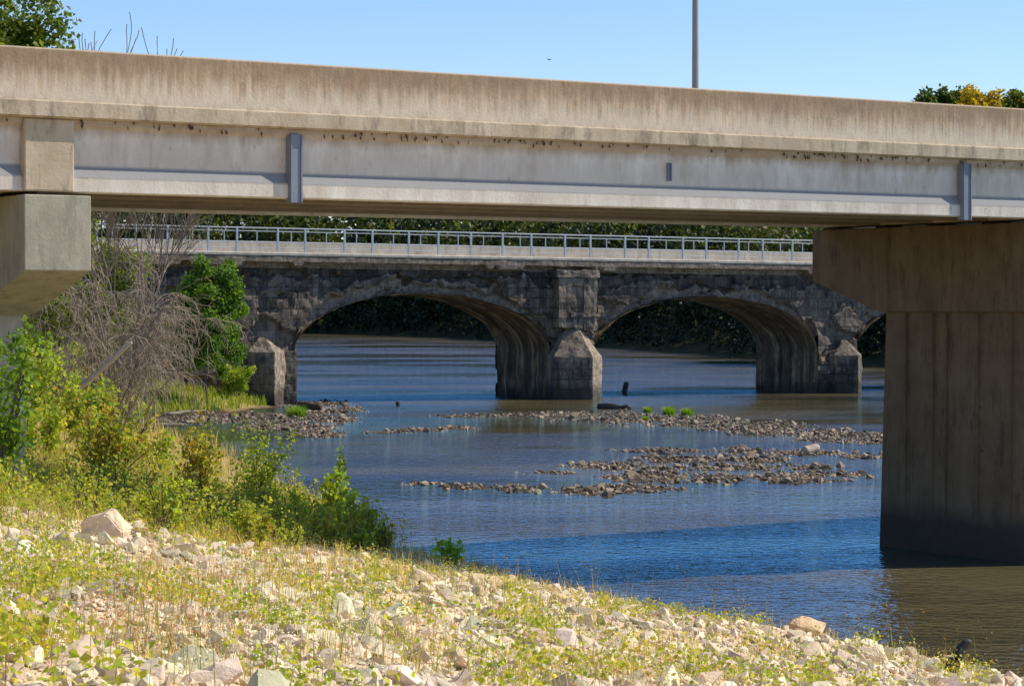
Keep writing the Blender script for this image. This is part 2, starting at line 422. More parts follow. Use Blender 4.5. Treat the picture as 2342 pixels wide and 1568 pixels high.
# mud nests under the slab edge
pr = []
for k in range(150):
    a = -32 + 36 * R.random() if k % 3 else [-26, -20.5, -17, -9, -6][k % 5] + R.normal(0, .8)
    s = R.uniform(.008, .022)
    th = np.linspace(0, 2 * np.pi, 7)[:-1]
    V = np.array([[a, .17, 11.11]] + [[a + s * 1.6 * np.cos(t), .16 + s * np.sin(t), 11.04 + R.uniform(-.02, .02)] for t in th] + [[a, .15, 11.02 - s * R.uniform(.8, 2.2)]])
    F = [[0, 1 + i, 1 + (i + 1) % 6] for i in range(6)] + [[7, 1 + (i + 1) % 6, 1 + i] for i in range(6)]
    V[:, 2] += R.choice([0, .05, -.06])
    pr.append((V, np.array(F)))
V, F, _ = merge(pr)
o = mesh('mud_nests', V, F, M_mud, parent=nb); o['kind'] = 'stuff'

# lamp pole on the bridge
u = np.array([math.cos(TH), math.sin(TH)]); v = np.array([-u[1], u[0]])
pp = np.array([14.8, 66.13]) + u * -4.65 + v * 9.85
lp = empty('street_lamp', (pp[0], pp[1], 12.57), TH, 'tall grey metal lamp pole standing on bridge parapet', 'street lamp')
zz = np.linspace(0, 9.5, 12)
pt = [(0, 0, z) for z in zz]
V, F = tube(pt, np.linspace(.105, .07, 12), 12); part('pole', V, F, M_pole, lp, smooth=True)
part('base_plate', *box(-.2, .2, -.14, .14, .002, .05), M_pole, lp, .01)
V, F = tube([(0, -t * 2.2, 9.4 + .5 * math.sin(t * 1.5)) for t in np.linspace(0, 1, 8)], np.full(8, .045), 8); part('arm', V, F, M_pole, lp)
part('lamp_head', *box(-.16, .16, -2.9, -2.1, 9.82, 9.98), M_pole, lp, .04)

# ------------------------------------------------------------------ old arch bridge
ob_ = empty('arch_bridge', (4.6, 182, 0), math.radians(28), 'crumbling dark concrete arch bridge with spalled facing over river', 'bridge')
SP = 24.5; PW = 1.9; HA = SP / 2 - PW; ZS, ZC = 3.5, 7.85; WID = 9.0; GR = -.007
def archz(t): return ZS + (ZC - ZS) * np.sqrt(np.clip(1 - (t / HA) ** 2, 0, 1))
def facedisp(x, z, dist):
    ring = .95 + (fbm(x * .8, z * .8, 4, 4) - .5) * 2.0
    n1 = fbm(x * .4, z * .7, 11, 5); n2 = fbm(x * 2.2, z * 2.2, 21, 4)
    brk = np.clip((fbm(x * 1.3, z * 1.3, 61, 3) - .40) * 6, 0, 1)
    sp1 = np.clip((n1 - .55) * 22, 0, 1); sp2 = np.clip((ring - dist) * 8, 0, 1)
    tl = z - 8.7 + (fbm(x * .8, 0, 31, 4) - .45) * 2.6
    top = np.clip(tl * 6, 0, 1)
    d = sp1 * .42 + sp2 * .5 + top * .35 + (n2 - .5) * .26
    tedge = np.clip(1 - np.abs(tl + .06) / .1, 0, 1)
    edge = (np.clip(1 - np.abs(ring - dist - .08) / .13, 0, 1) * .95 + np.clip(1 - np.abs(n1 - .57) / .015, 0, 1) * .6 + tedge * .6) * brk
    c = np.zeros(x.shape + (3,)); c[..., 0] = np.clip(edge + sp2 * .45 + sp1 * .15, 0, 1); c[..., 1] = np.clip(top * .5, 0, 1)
    return d, c
def bend(V):
    V = V.copy(); V[:, 2] += GR * V[:, 0] * np.clip(V[:, 2] / 3, 0, 1); return V
walls = []; sofs = []
def face(x0, x1, bot, side, wet=True):
    nx = max(4, int((x1 - x0) / .15)); nz = 70
    x = np.linspace(x0, x1, nx)[:, None]; b = bot(x); z = b + (9.68 - b) * np.linspace(0, 1, nz)[None, :]
    x = np.broadcast_to(x, z.shape)
    dist = (z - b) if wet else np.full(z.shape, 9.)
    d, c = facedisp(x, z, dist)
    if wet is False: c[..., 1] = np.maximum(c[..., 1], np.clip((1.2 - z) * 1.5, 0, 1))
    y = d if side == 0 else WID - d
    walls.append((np.stack([x, y, z], -1).reshape(-1, 3), grid(nx, nz), c.reshape(-1, 3)))
arches = [-12.25 + SP * k for k in range(5)]
for ac in arches:
    for sd in (0, 1): face(ac - HA, ac + HA, lambda x, ac=ac: archz(x - ac), sd)
    t = np.cos(np.linspace(np.pi, 0, 72)) * HA
    prof = [(-HA, z) for z in np.linspace(-2, ZS, 14)[:-1]] + [(a, float(archz(np.array(a)))) for a in t] + [(HA, z) for z in np.linspace(ZS, -2, 14)[1:]]
    P = np.array(prof); nrm = unit(np.stack([np.gradient(P[:, 1]), -np.gradient(P[:, 0])], 1)) * -1
    ny = 60; y = np.linspace(.12, WID - .12, ny)
    L = np.cumsum(np.concatenate([[0], np.hypot(*np.diff(P, axis=0).T)]))
    rib = (fbm(y[None, :] * 1.4, L[:, None] * .15, ac, 4) - .5) * .5 + (fbm(y[None, :] * 2.5, L[:, None] * 1.0, ac, 4) - .5) * .3
    Vx = ac + P[:, 0:1] + nrm[:, 0:1] * rib; Vz = P[:, 1:2] + nrm[:, 1:2] * rib
    V = np.stack([Vx, np.broadcast_to(y[None, :], Vx.shape), Vz], -1).reshape(-1, 3)
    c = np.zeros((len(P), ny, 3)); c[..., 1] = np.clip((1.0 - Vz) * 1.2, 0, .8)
    sofs.append((V, grid(len(P), ny), c.reshape(-1, 3)))
for k in range(-1, 5):
    pc = SP * k; x0, x1 = pc - PW, pc + PW
    if k == -1: x0 = -75
    if k == 4: x1 = 120
    for sd in (0, 1): face(x0, x1, lambda x: np.full(x.shape, -2.0), sd, False)
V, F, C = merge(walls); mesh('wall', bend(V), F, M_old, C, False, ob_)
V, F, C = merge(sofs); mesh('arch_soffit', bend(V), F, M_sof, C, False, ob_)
# cornice with broken lower lip
def strip(name, x0, x1, prof, mat, amp, stepx=.18, seed=0, chip=.0):
    P = np.array(prof, float); m_ = len(P); x = np.arange(x0, x1, stepx)
    q = (fbm(x[:, None] * 1.4, P[None, :, 1] * 1.5 + P[None, :, 0], seed, 4) - .5) * 2 * amp
    ch = np.clip((fbm(x * .35, 0, seed + 7, 4) - .46) * 25, 0, 1)[:, None] * chip
    cy, cz = P[:, 0].mean(), P[:, 1].mean()
    low = (P[:, 1] < cz) & (P[:, 0] < cy)
    rag = np.clip((fbm(x * 1.1, 4, seed, 5) - .3) * 2.8, .0, 1.0)[:, None]
    yy = P[None, :, 0] + q + ch * low[None, :] * .6; z = P[None, :, 1] + q * .5 + ch * low[None, :] * (.75 * rag + q)
    z = np.minimum(z, P[:, 1].max() - .002 * (P[None, :, 1] < P[:, 1].max()))
    V = np.stack([np.broadcast_to(x[:, None], yy.shape), yy, z], -1).reshape(-1, 3)
    n_ = len(x); F = np.array([[i * m_ + j, i * m_ + (j + 1) % m_, (i + 1) * m_ + (j + 1) % m_, (i + 1) * m_ + j] for i in range(n_ - 1) for j in range(m_)])
    C = np.zeros((len(V), 3)); C[:, 0] = np.clip(ch * low[None, :] * .4 + .4 + 0 * z, 0, 1).ravel()
    o = mesh(name, bend(V), F, mat, C, False, ob_); recalc(o)
strip('cornice', -75, 120, [(-.6, 9.72), (-.62, 10.0), (-.62, 10.25), (-.6, 10.42), (1.0, 10.42), (1.0, 9.6), (.3, 9.55), (-.3, 9.6)], M_old, .06, seed=2, chip=.95)
strip('sidewalk', -75, 120, [(-.66, 10.43), (-.68, 10.58), (-.64, 10.66), (.5, 10.67), (.5, 10.43)], M_old_l, .012, .6, 5)
strip('parapet', -75, 120, [(.55, 10.5), (.55, 11.45), (.85, 11.45), (.85, 10.5)], M_old_l, .01, .6, 9)
strip('deck', -75, 120, [(.86, 10.3), (.86, 10.75), (8.2, 10.75), (8.2, 10.3)], M_old_l, .005, 2, 12)
strip('parapet', -75, 120, [(8.4, 9.7), (8.4, 11.45), (9.3, 11.45), (9.3, 9.7)], M_old_l, .01, .6, 15)
# cutwaters
def rough(V, F, sub, amp, seed, fq=1.6):
    me = bpy.data.meshes.new('t'); me.from_pydata([tuple(p) for p in V], [], [list(f) for f in F])
    bm = bmesh.new(); bm.from_mesh(me)
    bmesh.ops.triangulate(bm, faces=bm.faces)
    bmesh.ops.subdivide_edges(bm, edges=bm.edges, cuts=sub, use_grid_fill=True)
    bmesh.ops.recalc_face_normals(bm, faces=bm.faces)
    bm.verts.ensure_lookup_table()
    W = np.array([w.co for w in bm.verts]); Nn = np.array([w.normal for w in bm.verts])
    W2 = W + Nn * ((fbm(W[:, 0] * fq, W[:, 1] * fq, W[:, 2] * fq + seed, 4) - .5) * 2 * amp)[:, None]
    Fq = np.array([[q.index for q in f.verts] for f in bm.faces]); bm.free(); bpy.data.meshes.remove(me)
    return W2, Fq
for k, sh, ap, w, off, am in ((-1, 3.6, 4.6, 1.5, -.7, .2), (0, 3.2, 5.9, 2.15, 0, .12), (1, 3.2, 4.4, 1.4, .6, .18), (2, 3.3, 5.2, 2, 0, .15), (3, 3.3, 5.2, 2, 0, .15)):
    c = SP * k + off; q = w / 2.15
    plan = [(-2.1, .15), (-2.1, -.9), (.3, -2.5), (2.15, -.7), (2.15, .15)]
    V = [(c + a * q, b * (q if b < 0 else 1), -2) for a, b in plan] + [(c + a * q, b * (q if b < 0 else 1), sh) for a, b in plan] + [(c + a * q * .14, .1 + .12 * b, ap) for a, b in plan]
    F = [[i, (i + 1) % 5, 5 + (i + 1) % 5, 5 + i] for i in range(5)] + [[5 + i, 5 + (i + 1) % 5, 10 + (i + 1) % 5, 10 + i] for i in range(5)] + [[10, 11, 12, 13, 14]]
    W, Fq = rough(V, F, 12, am, k * 3.7)
    nz = fbm(W[:, 0] * .8, W[:, 1] * .8, W[:, 2] * .8, 4)
    C = np.zeros((len(W), 3)); C[:, 0] = np.clip((nz - .4) * 1.8, .0, .5); C[:, 0] = np.where(W[:, 2] > sh - .1, .3 + .4 * nz if k else .55, C[:, 0])
    C[:, 0] = np.maximum(C[:, 0], np.where(W[:, 0] > c + .3 * q, .85 if k < 1 else .4, 0))  # right faces made paler: the sunlit side is painted into the colour
    C[:, 1] = np.clip((1.1 + .4 * fbm(W[:, 0] * 2, W[:, 1] * 2, 0, 3) - W[:, 2]) * 1.6, .25 if k == 1 else 0, .9)
    mesh('cutwater', bend(W), Fq, M_old, C, False, ob_)
# worn pilaster on central pier
pl = [box(-1.85, 1.85, -.95, .2, 9.15, 9.70), box(-1.65, -.55, -.8, .2, 5.4, 9.148), box(.55, 1.65, -.8, .2, 5.2, 9.148), box(-.548, .548, -.78, .2, 8.55, 9.146), box(-.548, .548, -.62, .2, 6.5, 8.55), box(-.548, .548, -.78, .2, 5.3, 6.5), box(-.7, 1.9, -.98, .2, 6.2, 6.45)]
Ws = []
for i, (V, F) in enumerate(pl):
    W, Fq = rough(V, F, 11, .18, i * 2.2)
    C = np.zeros((len(W), 3)); C[:, 0] = np.clip((fbm(W[:, 0] * .9, W[:, 1], W[:, 2] * .9, 3) - .4) * 1.3, .0, .4); C[:, 0] = np.maximum(C[:, 0], np.where(W[:, 0] > 1.4, .8, 0)); Ws.append((W, Fq, C))  # right-hand edge painted pale, as if the sun caught it
V, F, C = merge(Ws); mesh('pilaster', bend(V), F, M_old, C, False, ob_)
for x in (-19.5, -14.5, -9, 4.5, 9.5, 16):
    V, F = box(x, x + .3, -.1, .35, 9.15, 9.42); mesh('drain_hole', bend(V), F, M_mud, None, False, ob_)

# steel railing along the old bridge
rl = empty('railing', (4.6, 182, 0), math.radians(28), 'blue-grey steel pedestrian railing along old bridge edge', 'railing')
def rail(name, z, y=-.28, r=.035, x0=-60, x1=95):
    t = np.linspace(x0, x1, 30); V, F = tube([(a, y, z + GR * a) for a in t], np.full(30, r), 6); mesh(name, V, F, M_rail, None, True, rl)
rail('top_rail', 12.35, r=.055); rail('middle_rail', 12.12, r=.036); rail('lower_rail', 11.35, r=.04); rail('lower_rail', 10.95, r=.028)
first = []
for i, a in enumerate(np.arange(-40, 44, 1.3)):
    if i % 2 == 0: V, F = box(-.06, .06, -.06, .06, 10.6, 12.35)
    else: V, F = box(-.03, .03, -.03, .03, 11.35, 12.12)
    if i < 2:
        o = mesh('post', V, F, M_rail, None, False, rl); first.append(o); o.location = (a, -.28, GR * a)
    else:
        o = first[i % 2].copy(); o.location = (a + .25 * math.sin(i * 1.7), -.28, GR * a); scene.collection.objects.link(o); o.parent = rl

# ------------------------------------------------------------------ rocks
def proto(seed, n=16, flat=.6):
    r = np.random.default_rng(seed); P = unit(r.normal(0, 1, (n, 3))) * r.uniform(.7, 1.2, (n, 1)) * [.55, .38, .5 * flat]
    bm = bmesh.new()
    for p_ in P: bm.verts.new(p_)
    res = bmesh.ops.convex_hull(bm, input=bm.verts)
    bmesh.ops.delete(bm, geom=[x for x in res['geom_interior'] if isinstance(x, bmesh.types.BMVert)], context='VERTS')
    bmesh.ops.triangulate(bm, faces=bm.faces); bm.verts.index_update()
    V = np.array([x.co for x in bm.verts]); F = np.array([[q.index for q in f.verts] for f in bm.faces]); bm.free()
    return V, F
protos = [proto(i, 12 + i % 8, .42 + .05 * (i % 8)) for i in range(20)]
def scatter(pos, size, cols, rng, tilt=.45):
    parts = []; k = rng.integers(0, len(protos), len(pos))
    for i, (V, F) in enumerate(protos):
        m_ = k == i; n_ = m_.sum()
        if not n_: continue
        a = rng.uniform(0, 2 * np.pi, n_); t = rng.normal(0, tilt, (n_, 2))
        ca, sa = np.cos(a), np.sin(a)
        W = V[None] * size[m_][:, None, None] * rng.uniform(.75, 1.3, (n_, 1, 3))
        x, y, z = W[..., 0], W[..., 1], W[..., 2]
        c1, s1 = np.cos(t[:, :1]), np.sin(t[:, :1]); y, z = y * c1 - z * s1, y * s1 + z * c1
        c1, s1 = np.cos(t[:, 1:]), np.sin(t[:, 1:]); x, z = x * c1 - z * s1, x * s1 + z * c1
        x, y = x * ca[:, None] - y * sa[:, None], x * sa[:, None] + y * ca[:, None]
        W = np.stack([x, y, z], -1) + pos[m_][:, None]
        FF_ = (F[None] + (np.arange(n_) * len(V))[:, None, None]).reshape(-1, 3)
        parts.append((W.reshape(-1, 3), FF_, np.repeat(cols[m_], len(V), 0)))
    return merge(parts)
# limestone rubble on the near bank
n_ = 160000
D = 13 + 57 * R.random(n_) ** .85; lat = R.uniform(-.25, .25, n_)
x = lat * D; y = D
z, s, f, b = height(x, y, True)
rkv = rocky(x, y) * .3 + (fbm(x * .6, y * .6, 8, 4) - .5) * 4.5
keep = (s > -.4) & (R.random(n_) < np.clip(rkv + .55, .06, 1) * .88)
x, y, z, D = x[keep], y[keep], z[keep], D[keep]
size = np.exp(R.normal(-3.2, .72, len(x))) * (1 + .014 * D); size = np.clip(size, .022, .5)
base = np.array([.93, .765, .535]); cols = base * R.uniform(.58, 1.07, (len(x), 1)) * (1 + R.normal(0, .04, (len(x), 3)))
V, F, C = scatter(np.stack([x, y, z + size * .04], 1), size, cols, R)
tag(mesh('rubble', V, F, M_rock, C), 'pale limestone rubble covering the bank', 'rubble', kind='stuff')

def boulder(x, y, w, hh, seed, label, colr=(.6, .52, .38), d=None):
    r = np.random.default_rng(seed)
    bm = bmesh.new()
    P = unit(r.normal(0, 1, (22, 3))) * r.uniform(.8, 1.12, (22, 1)) * [w / 2, (d or w * .8) / 2, hh * .62]
    for p_ in P: bm.verts.new(p_)
    res = bmesh.ops.convex_hull(bm, input=bm.verts)
    bmesh.ops.delete(bm, geom=[q for q in res['geom_interior'] if isinstance(q, bmesh.types.BMVert)], context='VERTS')
    bmesh.ops.bevel(bm, geom=bm.edges[:], offset=w * .025, segments=2, affect='EDGES')
    bmesh.ops.triangulate(bm, faces=bm.faces)
    bmesh.ops.subdivide_edges(bm, edges=bm.edges, cuts=2, use_grid_fill=True); bm.normal_update()
    bm.verts.index_update()
    W = np.array([q.co for q in bm.verts]); Nn = np.array([q.normal for q in bm.verts])
    W = W + Nn * ((fbm(W[:, 0] * 7 + seed, W[:, 1] * 7, W[:, 2] * 12, 4) - .5) * w * .1)[:, None]
    F = np.array([[q.index for q in f.verts] for f in bm.faces if len(f.verts) == 3]); bm.free()
    C = np.tile(colr, (len(W), 1)) * [1.3, 1.18, 1.05] * (.75 + .5 * fbm(W[:, 0] * 3, W[:, 1] * 3, W[:, 2] * 5 + seed, 3))[:, None]
    o = mesh('boulder', W, F, M_rock, C); o.location = (x, y, hz(x, y) + hh * .25)
    tag(o, label, 'rock', 'limestone boulders on the bank')
for i, (bx, by, w, hh, lb, cl) in enumerate([
    (-6.75, 40, .85, .66, 'large pale limestone boulder among weeds', (.62, .52, .38)), (-5.3, 39.5, .65, .4, 'flat tan limestone boulder in grass', (.6, .5, .36)),
    (-.55, 47.5, .95, .65, 'cracked golden limestone boulder on rubble', (.6, .5, .33)), (-.62, 44.8, .55, .4, 'pale rounded limestone block beside larger boulder', (.64, .55, .4)),
    (6.0, 49.3, .95, .5, 'tan limestone boulder at water edge', (.55, .42, .27)), (-2.9, 28, .38, .24, 'grey-white limestone rock in weeds', (.6, .56, .5)),
    (.9, 34, .35, .38, 'upright pale limestone rock', (.65, .57, .42)), (6.4, 42.5, .8, .42, 'broad pale slab of limestone near water', (.64, .56, .42)),
    (7.6, 44.5, .55, .36, 'pale limestone rock on shoreline', (.6, .52, .4)), (-1.7, 45, .5, .34, 'small pale limestone rock', (.6, .52, .38)),
    (0, 24.3, .4, .24, 'broad cream limestone rock in dry grass', (.66, .56, .4)), (4.9, 39, .55, .34, 'cream angular limestone rock', (.64, .55, .4)),
    (2.5, 41, .55, .36, 'cream angular limestone rock', (.64, .55, .4)), (8.6, 42, .5, .25, 'brown-stained limestone rock by water', (.45, .35, .24)),
    (1.0, 50, .5, .34, 'cream angular limestone rock', (.62, .53, .38)), (-2.4, 50.5, .6, .36, 'golden brown limestone rock', (.55, .42, .25)), (3.6, 46, .5, .3, 'cream angular limestone rock', (.64, .55, .4))]):
    boulder(bx, by, w, hh, 40 + i, lb, cl)

# river stones on the bars
n_ = 130000
x = R.uniform(-26, 26, n_); y = R.uniform(88, 182, n_)
b = barfield(x, y); z, s, f, _ = height(x, y, True)
dens = np.clip(b * .8 + .3, 0, .85) * np.clip(1.3 - (y - 90) / 110, .4, 1)
keep = (b > -.34) & (R.random(n_) < dens) & (s < 1.5)
x, y, z = x[keep], y[keep], z[keep]
size = np.clip(np.exp(R.normal(-1.9, .5, len(x))), .07, .58)
cols = np.array([.205, .155, .108]) * R.uniform(.3, 2.1, (len(x), 1)) * (1 + R.normal(0, .045, (len(x), 3)))
V, F, C = scatter(np.stack([x, y, np.maximum(z, -.06) + size * .04], 1), size, cols, R)
tag(mesh('gravel', V, F, M_gravel, C), 'grey-brown river stones on low bars', 'gravel', kind='stuff')
print('gravel', len(x))

# ------------------------------------------------------------------ vegetation
GREEN = [(.06, .12, .018), (.14, .24, .033), (.23, .35, .045)]
YG = [(.14, .22, .028), (.26, .36, .045), (.4, .44, .06), (.52, .44, .085)]
RUST = [(.13, .2, .027), (.25, .32, .042), (.38, .36, .055), (.42, .25, .08)]

def bush(x, y, h_, r_, nl, ls, pal, label, seed, stems=9, name='shrub', cat='shrub', lean=(0, 0), lev=1, kids=5, bare=False, upb=.5, jit=None, up=.06, wob=.12, spread=.75, ratio=(.3, .5), rad=1.0):
    rng = np.random.default_rng(seed); z0 = hz(x, y) - .05
    e = empty(name, (x, y, z0), 0, label, cat)
    out = []; tips = []
    for k in range(stems):
        a = rng.uniform(0, 2 * np.pi); q = rng.uniform(0, 1) ** .7 * r_ / h_
        d = (math.cos(a) * q + lean[0], math.sin(a) * q + lean[1], 1)
        grow(rng, (math.cos(a) * r_ * .2, math.sin(a) * r_ * .2, 0), d, h_ * rng.uniform(.5, .95), (.012 * h_ + .008) * rad, lev, out, tips, spread, up, kids, wob, ratio)
    V, F, _ = merge(out); T = np.array(tips); k = h_ / T[:, 2].max() * .95; V *= k; T *= k
    mesh('stems', V, F, M_bark if not bare else M_dead, parent=e)
    if nl:
        j = jit or .045 * h_
        c = T[rng.integers(0, len(T), nl)] + rng.normal(0, j, (nl, 3))
        c[:, 2] = np.abs(c[:, 2])
        V, F, C = leaves(rng, c, ls, pal, upb); mesh('foliage', V, F, M_leaf, C, parent=e)
    return e

bush(-10.6, 49.5, 3.9, .45, 2600, .15, GREEN, 'tall dark green leafy shrub beside concrete pier', 1, 8, spread=.5, ratio=(.15, .3))
bush(-11.1, 66, 3.3, .9, 1700, .15, RUST, 'yellow-green shrub with rusty autumn leaves', 2, 8)
bush(-13.0, 62, 2.2, .7, 900, .15, YG, 'sunlit yellow-green leafy shrub', 16, 6)
bush(-8.9, 68, 3.0, .55, 1200, .14, RUST, 'bushy shrub with reddish stems and leaves', 3, 7)
bush(-7.3, 70, 3.7, .75, 1800, .12, YG[:3], 'upright green shrub with small leaves at river edge', 4, 8)
bush(-6.1, 70.2, 2.1, .5, 600, .12, YG, 'thin yellow-green shrub by the water', 17, 5)
bush(-5.5, 70.6, 2.3, .5, 380, .19, YG[:3], 'sprawling young cottonwood with broad green leaves', 5, 5, lean=(.1, 0))
bush(-5.2, 71.0, 2.9, .35, 220, .2, GREEN, 'leaning cottonwood sapling over the water', 6, 3, lean=(.15, 0), jit=.08)
bush(-1.6, 63.6, .95, .35, 160, .18, [(.2, .36, .04), (.3, .5, .06)], 'small leafy cottonwood seedling on rocky shore', 7, 5, jit=.06)
bush(-15.0, 75, 2.8, 1.3, 1800, .16, YG, 'wide yellow-green riverside shrub among weeds', 8, 9)
bush(-12.0, 80, 2.0, 1.0, 1300, .15, YG, 'dense yellow-green riverside shrub', 9, 8)
bush(-19.2, 166, 2.6, 1.0, 2400, .18, YG[:3], 'green shrub beside old bridge pier', 18, 9)
bush(-21.8, 170, 4.6, 1.8, 5000, .2, GREEN, 'green shrub against old bridge wall', 19, 10)
rs_ = np.random.default_rng(77)
for i in range(64):
    y_ = rs_.uniform(44, 69); t = (y_ - 40.7) / 25.3 * 5.1 - 8.7; x_ = t - rs_.uniform(-.8, 3.6)
    if hz(x_, y_) < .25: continue
    bush(x_, y_, rs_.uniform(.7, 1.8), rs_.uniform(.2, .4), int(rs_.uniform(100, 320)), rs_.choice([.08, .11, .14]), [YG, YG[:3], RUST][i % 3], 'slender bright green leafy weed among grasses', 200 + i, 5, name='weed_plant', cat='plant', spread=.5, ratio=(.2, .4))
for i, (x_, y_, h_, r_, pal) in enumerate([(-21.5, 130, 2.6, 2.2, YG), (-20.5, 120, 3.4, 1.8, YG), (-24.5, 130, 4.5, 2.5, YG), (-25, 108, 4.5, 2.5, YG), (-17.6, 99, 3.0, 1.6, YG[:3]), (-15.9, 92, 1.9, 1.4, YG),
        (-27, 146, 5, 2.5, YG), (-25.5, 150, 1.6, 2, YG), (-31, 160, 6, 3, GREEN), (-20.5, 92, 4.2, 2.2, YG), (-18.8, 84, 2.8, 1.6, YG), (-29, 120, 7, 3, GREEN), (-25.5, 168, 5, 2.5, GREEN), (-20.2, 102, 4.2, 1.8, YG[:3]), (-22.2, 104, 6.0, 2.0, YG)]):
    bush(x_, y_, h_, r_, 2300, .2, pal, 'leafy deep green shrub on the river bank' if pal is GREEN else 'yellowing leafy shrub on the river bank', 30 + i, 9)

def tree(x, y, ztop, seed, pal, nl, ls, label, r0=.3, lev=3, kids=4, spread=.85, bare=False, L0=.45, up=.08, mat=M_leaf, jit=.5, ratio=(.5, .78), lobe=None, name='tree'):
    z0 = hz(x, y) - .1; h_ = ztop - z0
    rng = np.random.default_rng(seed); e = empty(name, (x, y, z0), 0, label, 'tree')
    out = []; tips = []
    RMIN[0] = .022 if bare else 0
    grow(rng, (0, 0, 0), (0, 0, 1), h_ * L0, r0, lev, out, tips, spread, up, kids, .1, ratio)
    RMIN[0] = 0
    V, F, _ = merge(out); T = np.array(tips); k = h_ / max(T[:, 2].max(), 1e-3); V = V * k; T = T * k
    tt = T[T[:, 2].argmax()]; V[:, :2] -= tt[:2] * (V[:, 2:3] / h_); T[:, :2] -= tt[:2] * (T[:, 2:3] / h_)
    if lobe:
        cr, chh, nlb, lr = lobe   # crown radius, crown half height, lobes, lobe radius
        b = unit(rng.normal(0, 1, (nlb, 3))) * rng.uniform(.35, 1, (nlb, 1)) * [cr, cr, chh]; b[:, 2] += h_ - b[:, 2].max() - lr * .6
        V[:, 0:2] *= min(1, cr / np.abs(V[:, :2]).max())
        kz = (h_ - lr) / h_; V[:, 2] *= kz
    mesh('trunk', V, F, M_dead if bare else M_bark, parent=e)
    if nl:
        if lobe:
            kk = rng.integers(0, nlb, nl); c = b[kk] + unit(rng.normal(0, 1, (nl, 3))) * (lr * rng.uniform(.35, 1.1, nl) * rng.uniform(.6, 1.1, nlb)[kk])[:, None]
        else: c = T[rng.integers(0, len(T), nl)] + rng.normal(0, jit, (nl, 3))
        V, F, C = leaves(rng, c, ls, pal); mesh('crown', V, F, mat, C, parent=e)
tree(-20.8, 92, 22.5, 5, [(.05, .09, .015), (.10, .15, .025), (.17, .22, .03)], 30000, .24, 'tall leafy tree with sunlit yellow-green crown', .35, 4, 4, .75, lobe=(4.3, 5, 70, 1.0))
tree(-19.4, 122, 22.0, 12, None, 0, 0, 'tall bare leafless tree with thin twigs', .16, 4, 5, .6, True, up=.14)
tree(-21.0, 126, 21.6, 14, None, 0, 0, 'tall bare leafless tree with thin twigs', .16, 4, 5, .7, True, up=.1)
tree(-20.0, 158, 10.3, 31, [(.05, .10, .018), (.10, .19, .03), (.17, .29, .045)], 30000, .2, 'rounded dense green riverside tree', .16, 3, 4, .7, lobe=(2.6, 4.4, 100, .7), name='small_tree')
tree(-24.5, 140, 12.2, 33, [(.07, .11, .018), (.14, .2, .03), (.25, .27, .05)], 16000, .22, 'loose yellow-green tree behind dead brush', .16, 3, 4, .7, lobe=(3.6, 5, 60, .8), name='small_tree')
# dead shrubs with drooping twigs
def deadshrub(x, y, h_, r_, seed, ntw, lean):
    rng = np.random.default_rng(seed); z0 = hz(x, y) - .05; e = empty('dead_shrub', (x, y, z0), 0, 'tangle of dead grey-brown drooping branches', 'dead shrub')
    out = []; nodes = []
    for k in range(6):
        a = rng.uniform(0, 2 * np.pi); d = unit(np.array([math.cos(a) * r_ / h_ * .8 + lean, math.sin(a) * r_ / h_ * .8, 1.0])); p = np.array([math.cos(a) * .3, math.sin(a) * .3, 0]); pts = [p]
        L = h_ * rng.uniform(.6, 1.08)
        for i in range(9):
            d = unit(d + rng.normal(0, .17, 3) + [0, 0, -.03 * i * .5]); pts.append(pts[-1] + d * L / 9)
        out.append(tube(pts, np.linspace(.06, .016, 10), 5)); nodes += [(q, d) for q in pts[4:]]
    def twig(p, d, L, r, sag):
        pts = [p]; n = 7
        for i in range(n):
            d = unit(d + rng.normal(0, .28, 3) + [0, 0, -sag]); pts.append(pts[-1] + d * L / n)
        out.append(tube(pts, np.linspace(r, r * .4, n + 1), 3)); return pts, d
    for k in range(ntw):
        q, d = nodes[rng.integers(len(nodes))]
        a = rng.uniform(0, 2 * np.pi); pts, dd = twig(q, np.array([math.cos(a), math.sin(a), rng.uniform(-.2, .6)]), rng.uniform(.7, 2.5), .024, rng.uniform(.1, .5))
        for j in range(3):
            i = rng.integers(2, 8); a = rng.uniform(0, 2 * np.pi)
            twig(pts[i], unit(pts[i] - pts[i - 1]) + .7 * unit(rng.normal(0, 1, 3)), rng.uniform(.4, 1.1), .014, .2)
    V, F, _ = merge(out); V[:, 2] = np.where(V[:, 2] < 0, V[:, 2] * .1, V[:, 2]); mesh('branches', V, F, M_dead, parent=e)
for i, (x_, y_, h_, rr, nt_, ln) in enumerate([(-18.6, 112, 11.4, 1.3, 240, .03), (-17.5, 115, 10.4, 1.2, 230, .02), (-17.9, 108, 9.2, 1.3, 180, .03), (-19.8, 116, 11.8, 1.4, 220, .04)]):
    deadshrub(x_, y_, h_, rr, 300 + i, nt_, ln)
